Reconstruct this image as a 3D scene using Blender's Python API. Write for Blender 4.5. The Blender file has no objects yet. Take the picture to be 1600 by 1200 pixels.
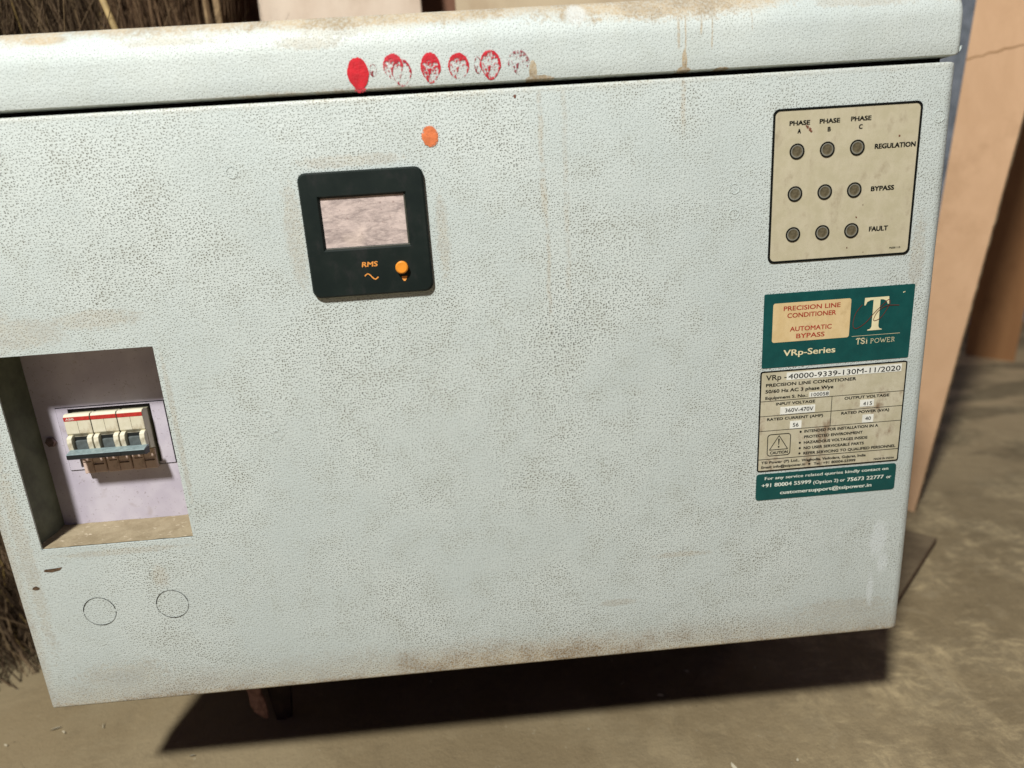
import bpy, bmesh, math, random
from mathutils import Vector, Matrix
random.seed(7)
sc = bpy.context.scene
# ------------------------------------------------------------------ camera
LIFT = 0.524                      # bottom of the cabinet front floats 16 cm above the floor
def P(x, v, z=0.0):               # cabinet-face coordinates (x right, v up, z out of the face), metres
    return Vector((x, -z, v + LIFT))
cam_d = bpy.data.cameras.new('camera'); cam = bpy.data.objects.new('camera', cam_d)
sc.collection.objects.link(cam); sc.camera = cam
RT = [[0.9961136839, 0.0776783485, -0.0415162962], [-0.0635804828, 0.9603705198, 0.2713779411],
      [0.0609512172, -0.2676836545, 0.9615770433]]
rot = Matrix(((RT[0]), ([-a for a in RT[2]]), (RT[1])))
cam.matrix_world = Matrix.Translation(P(0.13010, 0.070456, 0.546994)) @ rot.to_4x4()
cam_d.sensor_width = 36; cam_d.lens = 23.625; cam_d.clip_start = .01; cam_d.clip_end = 100
cam_d.dof.use_dof = True; cam_d.dof.focus_distance = .575; cam_d.dof.aperture_fstop = 3.4
# ------------------------------------------------------------------ light
# one work lamp up to the left in front of the cabinet (its shadows diverge), in an otherwise dim yard
w = bpy.data.worlds.new('World'); sc.world = w; w.use_nodes = True
bg = w.node_tree.nodes['Background']
bg.inputs[0].default_value = (.66, .52, .88, 1); bg.inputs[1].default_value = 0.075
ld = bpy.data.lights.new('work_lamp', 'POINT'); ld.energy = 335; ld.shadow_soft_size = .10; ld.color = (1.0, .97, .915)
lamp = bpy.data.objects.new('work_lamp', ld); sc.collection.objects.link(lamp); lamp.location = P(-.487, 1.776, 1.41)
sc.view_settings.view_transform = 'Standard'; sc.view_settings.look = 'None'
sc.view_settings.exposure = 0.12; sc.view_settings.gamma = 1.0
sc.cycles.max_bounces = 6; sc.cycles.diffuse_bounces = 3
# ------------------------------------------------------------------ node helper
class M:
    def __init__(s, name, base=(.5, .5, .5), rough=.6, spec=.4, metal=0.0):
        s.m = bpy.data.materials.new(name); s.m.use_nodes = True
        s.t = s.m.node_tree; s.b = s.t.nodes['Principled BSDF']
        s.b.inputs['Base Color'].default_value = (*base, 1); s.b.inputs['Roughness'].default_value = rough
        s.b.inputs['Specular IOR Level'].default_value = spec; s.b.inputs['Metallic'].default_value = metal
        s._uv = None; s._ob = None
    def n(s, k): return s.t.nodes.new('ShaderNode' + k)
    def put(s, sock, v):
        if isinstance(v, bpy.types.NodeSocket): s.t.links.new(v, sock)
        elif isinstance(v, (tuple, list)) and len(v) == 3 and sock.type == 'RGBA': sock.default_value = (*v, 1)
        else: sock.default_value = v
    def math(s, op, a, b=0.0, c=None, clamp=False):
        q = s.n('Math'); q.operation = op; q.use_clamp = clamp; s.put(q.inputs[0], a); s.put(q.inputs[1], b)
        if c is not None: s.put(q.inputs[2], c)
        return q.outputs[0]
    def mul(s, a, b): return s.math('MULTIPLY', a, b)
    def add(s, a, b): return s.math('ADD', a, b)
    def sub(s, a, b): return s.math('SUBTRACT', a, b)
    def ramp(s, x, a, b, lo=0.0, hi=1.0, smooth=True):
        q = s.n('MapRange'); q.interpolation_type = 'SMOOTHSTEP' if smooth else 'LINEAR'; q.clamp = True
        s.put(q.inputs[0], x); s.put(q.inputs[1], a); s.put(q.inputs[2], b); s.put(q.inputs[3], lo); s.put(q.inputs[4], hi)
        return q.outputs[0]
    def obj(s):
        if s._ob is None: s._ob = s.n('TexCoord').outputs['Object']
        return s._ob
    def uv(s):
        if s._uv is None:
            t = s.n('TexCoord'); p = s.n('SeparateXYZ'); s.t.links.new(t.outputs['UV'], p.inputs[0]); s._uv = (p.outputs[0], p.outputs[1], t.outputs['UV'])
        return s._uv
    def scaled(s, v, sx, sy, sz, off=(0, 0, 0), rz=0):
        q = s.n('Mapping'); s.put(q.inputs[0], v); q.inputs[1].default_value = off; q.inputs[2].default_value = (0, 0, rz); q.inputs[3].default_value = (sx, sy, sz)
        return q.outputs[0]
    def noise(s, v, scale, detail=3.0, rough=.5, dist=0.0):
        q = s.n('TexNoise'); s.put(q.inputs['Vector'], v); q.inputs['Scale'].default_value = scale
        q.inputs['Detail'].default_value = detail; q.inputs['Roughness'].default_value = rough; q.inputs['Distortion'].default_value = dist
        return q.outputs[0]
    def warp(s, v, scale, amt):
        q = s.n('TexNoise'); s.put(q.inputs['Vector'], v); q.inputs['Scale'].default_value = scale; q.inputs['Detail'].default_value = 2
        a = s.n('VectorMath'); a.operation = 'SUBTRACT'; s.t.links.new(q.outputs[1], a.inputs[0]); a.inputs[1].default_value = (.5, .5, .5)
        b = s.n('VectorMath'); b.operation = 'SCALE'; s.t.links.new(a.outputs[0], b.inputs[0]); b.inputs[3].default_value = amt
        c = s.n('VectorMath'); c.operation = 'ADD'; s.put(c.inputs[0], v); s.t.links.new(b.outputs[0], c.inputs[1])
        return c.outputs[0]
    def voro(s, v, scale, feature='F1', out=0, rand=1.0):
        q = s.n('TexVoronoi'); q.feature = feature; s.put(q.inputs['Vector'], v); q.inputs['Scale'].default_value = scale; q.inputs['Randomness'].default_value = rand; q.voronoi_dimensions = '2D'
        return q.outputs[out]
    def mix(s, f, a, b):
        q = s.n('Mix'); q.data_type = 'RGBA'; s.put(q.inputs[0], f); s.put(q.inputs[6], a); s.put(q.inputs[7], b)
        return q.outputs[2]
    def blot(s, u0, v0, ru, rv, nz, wob=.9, soft=.5):
        u, v, _ = s.uv()
        du = s.math('DIVIDE', s.sub(u, u0), ru); dv = s.math('DIVIDE', s.sub(v, v0), rv)
        d = s.math('SQRT', s.add(s.mul(du, du), s.mul(dv, dv)))
        d = s.add(d, s.mul(s.sub(nz, .5), wob * 2))
        return s.ramp(d, 1.0, 1.0 - soft)
    def color(s, c): s.put(s.b.inputs['Base Color'], c)
    def rough(s, r): s.put(s.b.inputs['Roughness'], r)
    def bump(s, h, dist, strength=1.0):
        q = s.n('Bump'); s.put(q.inputs['Height'], h); q.inputs['Distance'].default_value = dist; q.inputs['Strength'].default_value = strength
        s.t.links.new(q.outputs[0], s.b.inputs['Normal'])
    def mx(s, *a):
        r = a[0]
        for b in a[1:]: r = s.math('MAXIMUM', r, b)
        return r
def flat(name, col, rough=.6, spec=.4, metal=0.0, vary=.12, scale=60, bump=0):
    m = M(name, col, rough, spec, metal)
    nz = m.noise(m.obj(), scale, 5, .65)
    m.color(m.mix(m.ramp(nz, .3, .7), tuple(c * (1 - vary) for c in col), tuple(min(1, c * (1 + vary)) for c in col)))
    if bump: m.bump(nz, bump, .6)
    return m.m
# ------------------------------------------------------------------ materials
PAINT = (.64, .735, .675); PIT = (.085, .098, .088); DUST = (.46, .36, .22)
def paint_mat(kind):
    m = M('textured_paint_' + kind, PAINT, .42, .45)
    u, v, uvv = m.uv()
    wv = m.warp(uvv, 160, .0008)
    big = m.noise(uvv, 7, 4, .6)
    mid = m.noise(uvv, 38, 4, .6)
    fine = m.noise(uvv, 260, 3, .6)
    d = m.voro(wv, 490, rand=.78)
    cell = m.voro(wv, 490, out=1, rand=.78)
    cs = m.n('SeparateColor'); m.put(cs.inputs[0], cell)
    rnd = cs.outputs[0]
    dens = m.add(m.mul(big, .9), m.mul(mid, .6))                   # ~.75 mean
    if kind == 'panel':
        right = m.ramp(u, .30, .50); low = m.ramp(v, -.12, -.33); lf = m.ramp(u, -.12, -.30)
        dens = m.sub(dens, m.mul(right, .10)); dens = m.add(dens, m.mul(low, .02)); dens = m.sub(dens, m.mul(m.mul(lf, low), .14))
    else:
        dens = m.sub(dens, .26)
    size = m.ramp(dens, .58, .92, .09, .215, False)
    size = m.mul(size, m.ramp(rnd, 0, 1, .85, 1.15, False))
    pit = m.ramp(d, m.add(size, .12), m.sub(size, .06))
    h2 = m.noise(m.warp(uvv, 300, .002), 420, 2, .5)
    m.bump(m.add(m.mul(pit, -1.0), m.mul(h2, 1.1)), .00030, 1.0)
    # colour
    tone = m.ramp(big, .3, .7)
    base = m.mix(tone, (.51, .580, .570), (.585, .650, .630))
    base = m.mix(m.mul(m.ramp(mid, .48, .68), .28), base, (.47, .52, .48)); base = m.mix(m.mul(m.ramp(m.noise(m.scaled(uvv, 1, .45, 1), 16, 5, .65), .50, .66), .16), base, (.44, .49, .46))
    base = m.mix(m.mul(m.ramp(h2, .55, .30), .16), base, (.40, .45, .40))
    nz = m.add(m.mul(mid, .5), m.mul(fine, .5))
    B = lambda *a, **k: m.blot(*a, nz, **k)
    pitc = m.mix(m.ramp(mid, .4, .65), PIT, (.20, .20, .165))
    pits = m.mul(m.ramp(dens, .55, .92, .30, 1.0), m.ramp(rnd, 0, 1.0, .40, 1.0))
    if kind == 'panel':
        # grime that sits in the pits
        g1 = m.mx(B(-.235, -.012, .04, .016), B(-.175, -.004, .04, .010, wob=1.2), B(-.262, -.005, .03, .03), B(-.008, .05, .009, .05, wob=1.1), B(.04, .103, .05, .006, wob=1.2),
                  B(.107, .04, .006, .04, wob=1.2), B(-.17, -.235, .010, .014, wob=.8), B(.498, .0, .008, .04, wob=1.2), B(.24, -.305, .02, .004), B(-.262, .05, .02, .04, wob=1.6), B(.30, -.26, .03, .004, wob=1.2), B(-.22, -.335, .05, .020, wob=1.6), B(-.278, -.20, .009, .13, wob=1.4), B(-.20, -.208, .07, .004, wob=1.0), B(-.1285, -.10, .003, .09, wob=1.2), B(.46, -.335, .06, .015, wob=1.5))
        edge_n = m.add(v, m.mul(m.sub(nz, .5), .05))
        eu = m.mx(m.blot(.14, -.36, .30, .12, mid, wob=.5, soft=.9), .5)
        g2 = m.mul(m.ramp(edge_n, -.325, -.358), eu)
        g2b = m.mul(m.ramp(m.add(v, m.mul(m.sub(nz, .5), .02)), -.350, -.3615), .9)
        lfe = m.mul(m.ramp(m.add(u, m.mul(m.sub(nz, .5), .02)), -.281, -.294), .5)
        top = m.mul(m.ramp(m.add(v, m.mul(m.sub(nz, .5), .01)), .141, .148), .35)
        def streak(u0, wd, v1, v0, s):
            uu = m.add(u, m.mul(m.sub(m.noise(m.scaled(uvv, 0.2, 1, 1), 40, 2), .5), .006))
            a = m.ramp(m.math('ABSOLUTE', m.sub(uu, u0)), wd, wd * .2)
            return m.mul(m.mul(m.mul(a, m.ramp(v, v0, v0 + .03)), m.ramp(v, v1 + .004, v1)), m.mul(m.ramp(nz, .36, .55), s))
        g3 = m.mx(streak(.1885, .003, .146, .04, .45), streak(.207, .003, .146, .04, .3), streak(.300, .0028, .147, .10, .6), streak(.19, .0025, .09, -.05, .4), streak(.206, .003, .07, -.03, .3))
        g = m.mx(m.mul(g1, .36), g2, g2b, lfe, top, g3)
        wear = m.mx(B(.487, -.262, .010, .022, wob=.9), B(.494, -.287, .006, .012, wob=.9), B(.484, -.318, .004, .02, wob=.9))
    else:
        # stains and settled dust on the rolled top
        vv = m.add(v, m.mul(m.sub(nz, .5), .034)); vv = m.add(vv, m.mul(m.sub(m.noise(uvv, 14, 3), .5), .03))
        duston = m.mul(m.ramp(vv, .193, .206), .95)
        splash = m.mx(B(.185, .158, .0032, .0085, wob=.35, soft=.15), B(.190, .1525, .011, .0028, wob=.6, soft=.15), B(.3005, .159, .0022, .009, wob=.4, soft=.15),
                      B(.2995, .1525, .0055, .0028, wob=.6, soft=.15), B(.330, .1515, .006, .0018, wob=.6, soft=.15), B(.245, .1510, .005, .001, wob=.6, soft=.15))
        band = m.mul(m.mx(m.blot(.285, .203, .13, .018, nz, wob=1.0), m.blot(.08, .204, .16, .012, nz, wob=1.0), m.blot(.262, .1985, .022, .006, mid, wob=.4), m.blot(-.17, .199, .022, .006, mid, wob=.5)), .85)
        def drip(u0, wd, v0, s):
            a = m.ramp(m.math('ABSOLUTE', m.sub(m.add(u, m.mul(m.sub(mid, .5), .004)), u0)), wd, wd * .5)
            return m.mul(m.mul(a, m.ramp(v, v0, v0 + .004)), m.mul(m.ramp(nz, .35, .5), s))
        drips = m.mx(drip(.296, .0014, .166, .6), drip(.3015, .0008, .16, .7), drip(.3135, .001, .175, .6), drip(.3215, .0008, .165, .6), drip(.2905, .0006, .186, .6), drip(.352, .0008, .176, .5))
        low = m.mul(m.ramp(m.add(v, m.mul(m.sub(nz, .5), .012)), .1545, .1505), m.mul(m.blot(.02, .15, .09, .06, mid), .6))
        spots = m.mul(m.mx(B(-.08, .192, .04, .004, wob=1.3), B(.05, .195, .05, .007, wob=1.4), B(.02, .186, .03, .006, wob=1.5), B(.44, .195, .05, .006, wob=1.7)), .35)
        g = m.mx(m.mul(duston, .85), m.mul(splash, .9), band, drips, low, spots)
        wear = m.mul(m.blot(.22, .197, .01, .010, nz, wob=.5), .8)
    dcol = m.mix(m.ramp(mid, .35, .65), (.30, .22, .12), (.46, .36, .22)) if kind == 'lid' else m.mix(m.ramp(mid, .35, .65), (.26, .18, .09), (.46, .385, .26))
    col = m.mix(m.mul(pit, pits), base, pitc)  # dark dots stand for dirt in the pits and their own shade
    if kind == 'panel':
        gm = m.mul(g, m.ramp(m.add(m.mul(pit, .6), m.sub(1.0, h2)), .35, .75, .50, 1.0))
    else:
        gm = m.mul(g, m.ramp(h2, .75, .35, .65, 1.0))
    col = m.mix(gm, col, dcol)
    col = m.mix(m.mul(wear, .65), col, (.66, .73, .74))
    m.color(col); m.rough(m.ramp(g, 0, 1, .40 if kind == 'panel' else .58, .95))
    return m.m
PANEL, LIDM = paint_mat('panel'), paint_mat('lid')

def sticker(name, a, b, dirt=(.24, .19, .11), amt=.5, rough=.45, scale=60):
    m = M(name, a, rough, .4)
    o = m.obj()
    n1 = m.noise(o, scale, 5, .65); n2 = m.noise(m.scaled(o, 2.2, 1, 1), 45, 4, .65); n3 = m.noise(o, 900, 2, .7)
    c = m.mix(m.ramp(n1, .35, .65), a, b)
    c = m.mix(m.mul(m.ramp(m.add(m.mul(n1, .6), m.mul(n2, .4)), .50, .68), amt), c, dirt)
    c = m.mix(m.mul(m.ramp(n3, .62, .8), amt * .5), c, dirt)
    m.color(c); m.bump(n3, .00006, .5)
    return m.m
BEIGE = sticker('yellowed_membrane', (.47, .435, .30), (.54, .50, .365), (.25, .20, .12), .5)
PLATE = sticker('soiled_cream_plate', (.47, .44, .31), (.58, .55, .42), (.22, .15, .09), 1.0, scale=38)
CREAM = sticker('yellowed_cream', (.62, .47, .24), (.70, .55, .31), (.40, .28, .12), .5)
TEAL = sticker('dark_teal_film', (.003, .062, .060), (.004, .078, .074), (.012, .055, .05), .35, .45)
BLACK = flat('black_ink', (.006, .007, .006), .8, .08)
RED = flat('dark_red_ink', (.36, .035, .02), .5)
REDLINE = flat('maroon_ink', (.13, .035, .025), .5)
CREAMINK = flat('cream_ink', (.72, .66, .42), .5)
WHITEINK = flat('white_ink', (.72, .78, .70), .5)
WHITETAPE = flat('white_printed_tape', (.78, .80, .74), .5)
ORANGE = flat('orange_ink', (.80, .33, .07), .5)
ORANGEP = flat('orange_plastic', (.78, .29, .03), .35, .5)
BEZEL = sticker('dusty_black_plastic', (.006, .012, .011), (.010, .017, .015), (.04, .034, .037), .4, .5, 30)
BEZEL.node_tree.nodes['Principled BSDF'].inputs['Specular IOR Level'].default_value = .22
INNERB = flat('black_plastic_recess', (.05, .052, .04), .5)
LCD = M('scuffed_lcd_glass', (.4, .3, .28), .3, .5)
_o = LCD.obj(); _n = LCD.noise(LCD.scaled(_o, 1, 1, 3, rz=.0), 55, 6, .72, .8); _n2 = LCD.noise(LCD.scaled(_o, 1, 1, 6), 260, 5, .7); _n3 = LCD.noise(_o, 30, 2, .5)
_c = LCD.mix(LCD.ramp(_n, .32, .66), (.30, .25, .24), (.62, .52, .485)); _c = LCD.mix(LCD.mul(LCD.ramp(_n2, .45, .7), .6), _c, (.75, .64, .58)); _c = LCD.mix(LCD.mul(LCD.ramp(_n3, .55, .8), .5), _c, (.86, .72, .60))
_c = LCD.mix(LCD.mul(LCD.ramp(LCD.noise(_o, 420, 3, .6), .62, .72), .7), _c, (.26, .19, .18)); LCD.color(_c); LCD = LCD.m
LENS = M('dull_olive_lens', (.14, .12, .07), .35, .5)
_g = LENS.noise(LENS.obj(), 300, 3, .6); LENS.color(LENS.mix(LENS.ramp(_g, .35, .65), (.085, .073, .042), (.14, .12, .075))); LENS = LENS.m
LENSRIM = flat('grey_lens_rim', (.20, .20, .165), .45)
def recess_mat():
    m = M('smooth_paint_lilac_shade', (.55, .50, .58), .5, .35)  # smooth pale paint, tinted with the lilac of the shade
    o = m.obj(); n1 = m.noise(o, 25, 4, .6); n2 = m.noise(o, 400, 3, .7); n3 = m.noise(o, 60, 4, .6)
    c = m.mix(m.ramp(n1, .35, .65), (.50, .465, .55), (.595, .565, .64))
    c = m.mix(m.mul(m.ramp(n2, .60, .72), .6), c, (.20, .16, .16))
    c = m.mix(m.mul(m.ramp(n3, .58, .75), .35), c, (.34, .28, .26))
    m.color(c); m.bump(n2, .0001, .5); return m.m
RECESS = recess_mat()
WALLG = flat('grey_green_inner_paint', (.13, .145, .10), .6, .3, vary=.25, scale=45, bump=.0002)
def ledge_mat():
    m = M('dust_covered_ledge', (.5, .4, .26), .9, .1)
    o = m.obj(); n1 = m.noise(o, 50, 5, .65, .5); n2 = m.noise(m.scaled(o, 1, 2.5, 1, rz=.6), 110, 3, .6); n3 = m.noise(o, 700, 2, .6)
    c = m.mix(m.ramp(n1, .3, .7), (.27, .22, .14), (.38, .32, .215)); c = m.mix(m.mul(m.ramp(n2, .62, .70), .7), c, (.66, .58, .44)); c = m.mix(m.mul(m.ramp(n3, .6, .75), .4), c, (.2, .15, .1))
    m.color(c); m.bump(m.add(n1, n3), .0008, .6); return m.m
LEDGE = ledge_mat()
DARK = flat('dark_gap', (.012, .011, .010), .9, .05)
MCBW = sticker('dirty_ivory_plastic', (.66, .63, .48), (.74, .71, .57), (.34, .27, .15), .75, .4, 90)
MCBLOW = sticker('grimy_brown_plastic', (.60, .45, .38), (.70, .56, .48), (.22, .13, .09), .9, .6, 120)
MCBSIDE = flat('olive_grey_plastic', (.26, .25, .17), .6, vary=.3, scale=90)
MCBRED = flat('red_stripe_print', (.46, .035, .028), .5, vary=.2, scale=300)
TOG = flat('grey_toggle_plastic', (.10, .12, .12), .4, vary=.2, scale=300)
BARTOP = flat('bar_plastic_lit_top', (.20, .27, .28), .3, .6, vary=.2, scale=200)  # bar plastic lightened to paint its lit, glossy top
BARBLK = flat('black_bar_plastic', (.015, .018, .018), .45)
STEEL = flat('dull_screw_metal', (.17, .12, .12), .5, .5, .3, .3, 300, .0003)
CHIP = flat('brown_bare_metal', (.10, .065, .04), .8, .2, vary=.5, scale=300)
def paste(name, a, thr, soft=.10, scale=330, dark=(.22, .02, .02)):
    m = M(name, a, .55, .3); o = m.obj()
    n = m.noise(o, scale, 3, .6); n2 = m.noise(o, 120, 3, .6)
    m.color(m.mix(m.ramp(m.noise(o, 500, 3, .6), .42, .62), dark, m.mix(m.ramp(n2, .3, .7), a, tuple(min(1, x * 1.15 + .02) for x in a))))
    m.bump(n, .0004, .8)
    if thr is not None:
        f = m.ramp(m.add(m.mul(n, .75), m.mul(n2, .35)), thr - soft, thr + soft)
        m.put(m.b.inputs['Alpha'], f)
    return m.m
PASTE_FULL = paste('thick_red_paste', (.62, .018, .028), .26, .05, 200)
PASTE_MID = paste('patchy_red_paste', (.62, .02, .035), .47, .08)
PASTE_HALF = paste('worn_red_paste', (.62, .07, .08), .52, .10)
PASTE_THIN = paste('faint_red_specks', (.34, .05, .05), .63, .02, 420)
PASTE_OR = paste('orange_smear', (.80, .22, .08), .44, .10, 420, (.62, .16, .06))
def floor_mat():
    m = M('worn_concrete', (.17, .15, .10), .85, .25)
    o = m.obj()
    n1 = m.noise(o, 3.2, 5, .6, .4); n2 = m.noise(m.warp(o, 6, .12), 22, 6, .7); n3 = m.noise(o, 160, 4, .7)
    n4 = m.noise(m.scaled(m.warp(o, 9, .05), 1, 2.6, 1, rz=.9), 26, 8, .78); n5 = m.noise(m.scaled(m.warp(o, 7, .06), 2.4, 1, 1, rz=.3), 13, 8, .75)
    sep = m.n('SeparateXYZ'); m.put(sep.inputs[0], o)
    right = m.ramp(m.add(sep.outputs[0], m.mul(n1, .5)), .35, .95)
    c = m.mix(m.ramp(n1, .35, .65), (.215, .168, .095), (.275, .218, .126))
    st = m.math('MAXIMUM', m.ramp(n4, .44, .68), m.ramp(n5, .45, .70))
    pz = m.ramp(m.noise(m.warp(o, 4, .15), 5.5, 6, .65), .44, .58)
    st = m.mul(st, m.add(m.mul(pz, .75), .25)); c = m.mix(m.mul(pz, .35), c, (.30, .25, .155))
    c = m.mix(m.mul(st, m.add(m.mul(right, .75), .08)), c, (.56, .45, .26))
    c = m.mix(m.mul(m.ramp(n2, .52, .72), m.add(m.mul(right, .35), .12)), c, (.36, .30, .19))
    c = m.mix(m.mul(m.ramp(n2, .48, .30), .3), c, (.14, .11, .065))
    far = m.ramp(sep.outputs[1], .35, 1.3)
    patch = m.noise(m.scaled(o, 1, 2.2, 1, rz=.25), 3.6, 3, .5, .6)
    c = m.mix(m.mul(far, m.ramp(patch, .44, .56)), c, (.56, .43, .25))
    c = m.mix(m.mul(m.ramp(m.noise(o, 75, 4, .7), .66, .74), .6), c, (.42, .40, .30))
    c = m.mix(m.mul(m.ramp(m.noise(o, 95, 3, .7), .30, .24), .8), c, (.05, .045, .03))
    n9 = m.noise(o, 420, 3, .75); c = m.mix(m.mul(m.ramp(n9, .56, .70), .22), c, (.09, .075, .05)); c = m.mix(m.mul(m.ramp(n9, .42, .30), .2), c, (.45, .38, .25))
    m.color(c); m.bump(m.add(m.add(m.mul(n2, 1.0), m.mul(n3, .6)), m.mul(n9, .25)), .0028, .8); return m.m
FLOOR = floor_mat()
def board(name, a, b, dark, scale=18, zs=.15, amt=.5):
    m = M(name, a, .75, .25); o = m.obj()
    n = m.noise(m.scaled(o, 1, 1, zs), scale, 5, .65, .5); n2 = m.noise(o, 12, 4, .6); n3 = m.noise(o, 240, 3, .7)
    c = m.mix(m.ramp(n, .3, .7), a, b); c = m.mix(m.mul(m.ramp(n2, .52, .7), amt), c, dark); c = m.mix(m.mul(m.ramp(n3, .55, .8), .25), c, dark)
    m.color(c); m.bump(m.add(n, m.mul(n3, .4)), .001, .5); return m.m
SHEET = board('salmon_plyboard', (.60, .385, .225), (.67, .44, .265), (.47, .29, .16), 14, .5, .45)
SHEETEDGE = board('frayed_board_edge', (.30, .22, .13), (.42, .32, .2), (.12, .08, .05), 90, 1, .6)
BOARDO = board('orange_brown_plyboard', (.33, .165, .07), (.40, .21, .09), (.22, .11, .05), 16, .2, .4)  # brown darkened overall for the shadow lying on this board
PALE = board('pale_dusty_board', (.50, .40, .31), (.62, .53, .43), (.36, .27, .19), 10, .25, .5)
PALE2 = board('pale_olive_board', (.42, .34, .23), (.52, .43, .29), (.34, .25, .16), 8, .25, .5)
DKBOARD = board('dark_reddish_board', (.13, .06, .035), (.20, .10, .06), (.05, .025, .02), 12, .2, .6)
WOOD = board('weathered_offcut', (.15, .115, .07), (.20, .155, .095), (.09, .065, .04), 60, 1, .5)
def wall_mat():
    m = M('blue_grey_rough_plaster', (.22, .25, .28), .95, .1); o = m.obj()
    n = m.noise(o, 9, 6, .7); n2 = m.noise(o, 70, 5, .7)
    c = m.mix(m.ramp(n, .35, .65), (.30, .36, .42), (.58, .66, .76)); c = m.mix(m.mul(m.ramp(n2, .5, .7), .5), c, (.10, .11, .11))
    m.color(c); m.bump(m.add(n, n2), .02, .8); return m.m
WALLM = wall_mat()
def fibre_mat(name, cols):
    m = M(name, cols[1], .85, .15)
    a = m.n('Attribute'); a.attribute_name = 'shade'; a.attribute_type = 'GEOMETRY'
    r = m.n('ValToRGB'); m.put(r.inputs[0], a.outputs['Fac'])
    el = r.color_ramp.elements; el[0].position = 0; el[0].color = (*cols[0], 1); el[1].position = 1; el[1].color = (*cols[-1], 1)
    for i, c in enumerate(cols[1:-1]):
        e = el.new((i + 1) / (len(cols) - 1)); e.color = (*c, 1)
    m.color(r.outputs[0]); return m.m
FIBRE = fibre_mat('dry_brown_fibre', [(.03, .02, .012), (.075, .05, .03), (.13, .09, .055), (.21, .15, .09), (.42, .30, .10)])
FIBRE2 = fibre_mat('tan_husk_fibre', [(.05, .03, .018), (.12, .075, .042), (.18, .115, .065), (.26, .18, .105)])
CORE = flat('dark_bundle_heart', (.028, .02, .013), .95, .05)
DARKIRON = flat('black_painted_iron', (.015, .013, .012), .7, .2)
RUBBER = flat('black_rubber', (.012, .012, .012), .85, .1)
DKRUST = board('dark_rusty_iron', (.02, .014, .012), (.045, .028, .024), (.01, .008, .008), 50, 1, .7)
RUST = board('maroon_rusty_iron', (.14, .075, .065), (.32, .19, .165), (.07, .03, .025), 70, 1, .7)
BODYM = flat('grey_sheet_metal', (.42, .46, .43), .5, .4, vary=.08, scale=8)
# ------------------------------------------------------------------ mesh helpers
def root_of(p):
    x = Vector((0, 0, 0))
    while p is not None: x = x + p.location; p = p.parent
    return x
def obj(name, bm, mat, parent=None, label=None, smooth=False, kind=None, cat=None, group=None):
    """link one mesh whose vertices are given in world coordinates; origin goes to its centre"""
    bmesh.ops.recalc_face_normals(bm, faces=bm.faces) if not getattr(obj, 'raw', False) else None
    cs = [v.co for v in bm.verts]
    lo = Vector((min(c[i] for c in cs) for i in range(3))); hi = Vector((max(c[i] for c in cs) for i in range(3)))
    ctr = (lo + hi) / 2
    if parent is None: ctr.z = lo.z
    bmesh.ops.translate(bm, verts=bm.verts, vec=-ctr)
    me = bpy.data.meshes.new(name); bm.to_mesh(me); bm.free()
    if smooth:
        for p in me.polygons: p.use_smooth = True
    for mm in (mat if isinstance(mat, (list, tuple)) else [mat]): me.materials.append(mm)
    o = bpy.data.objects.new(name, me); sc.collection.objects.link(o)
    o.parent = parent; o.location = ctr - root_of(parent)
    if label: o['label'] = label
    if kind: o['kind'] = kind
    if cat: o['category'] = cat
    if group: o['group'] = group
    return o
def thing(name, label, cat, loc, group=None):
    o = bpy.data.objects.new(name, None); sc.collection.objects.link(o); o.location = loc; o.empty_display_size = .1
    o['label'] = label; o['category'] = cat
    if group: o['group'] = group
    return o
def box(bm, x0, v0, z0, x1, v1, z1, bev=0, seg=2):
    t = bmesh.new()
    vs = [t.verts.new(P(x, v, z)) for x in (x0, x1) for v in (v0, v1) for z in (z0, z1)]
    for f in ((0, 1, 3, 2), (4, 6, 7, 5), (0, 4, 5, 1), (2, 3, 7, 6), (0, 2, 6, 4), (1, 5, 7, 3)): t.faces.new([vs[i] for i in f])
    if bev: bmesh.ops.bevel(t, geom=list(t.edges), offset=bev, segments=seg, affect='EDGES', profile=.5)
    bmesh.ops.recalc_face_normals(t, faces=t.faces)
    mm = bpy.data.meshes.new('t'); t.to_mesh(mm); t.free(); bm.from_mesh(mm); bpy.data.meshes.remove(mm)
def BX(*a, **k): b = bmesh.new(); box(b, *a, **k); return b
def rrect(x0, v0, x1, v1, r, seg=6):
    pts = []
    for cx, cy, a0 in ((x1 - r, v1 - r, 0), (x0 + r, v1 - r, 90), (x0 + r, v0 + r, 180), (x1 - r, v0 + r, 270)):
        for i in range(seg + 1):
            a = math.radians(a0 + 90 * i / seg); pts.append((cx + r * math.cos(a), cy + r * math.sin(a)))
    return pts
def prism(bm, pts, z0, z1, inset=0, drop=0):
    """outline pts extruded from z0 to z1, optional chamfered rim"""
    lo = [bm.verts.new(P(x, v, z0)) for x, v in pts]
    n = len(pts)
    if inset:
        cx = sum(p[0] for p in pts) / n; cv = sum(p[1] for p in pts) / n
        hw = max(p[0] for p in pts) - cx; hh = max(p[1] for p in pts) - cv
        mid = [bm.verts.new(P(x, v, z1 - drop)) for x, v in pts]
        hi = [bm.verts.new(P(cx + (x - cx) * (1 - inset / hw), cv + (v - cv) * (1 - inset / hh), z1)) for x, v in pts]
        for i in range(n):
            j = (i + 1) % n; bm.faces.new((lo[i], lo[j], mid[j], mid[i])); bm.faces.new((mid[i], mid[j], hi[j], hi[i]))
    else:
        hi = [bm.verts.new(P(x, v, z1)) for x, v in pts]
        for i in range(n):
            j = (i + 1) % n; bm.faces.new((lo[i], lo[j], hi[j], hi[i]))
    bm.faces.new(hi); return bm
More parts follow.
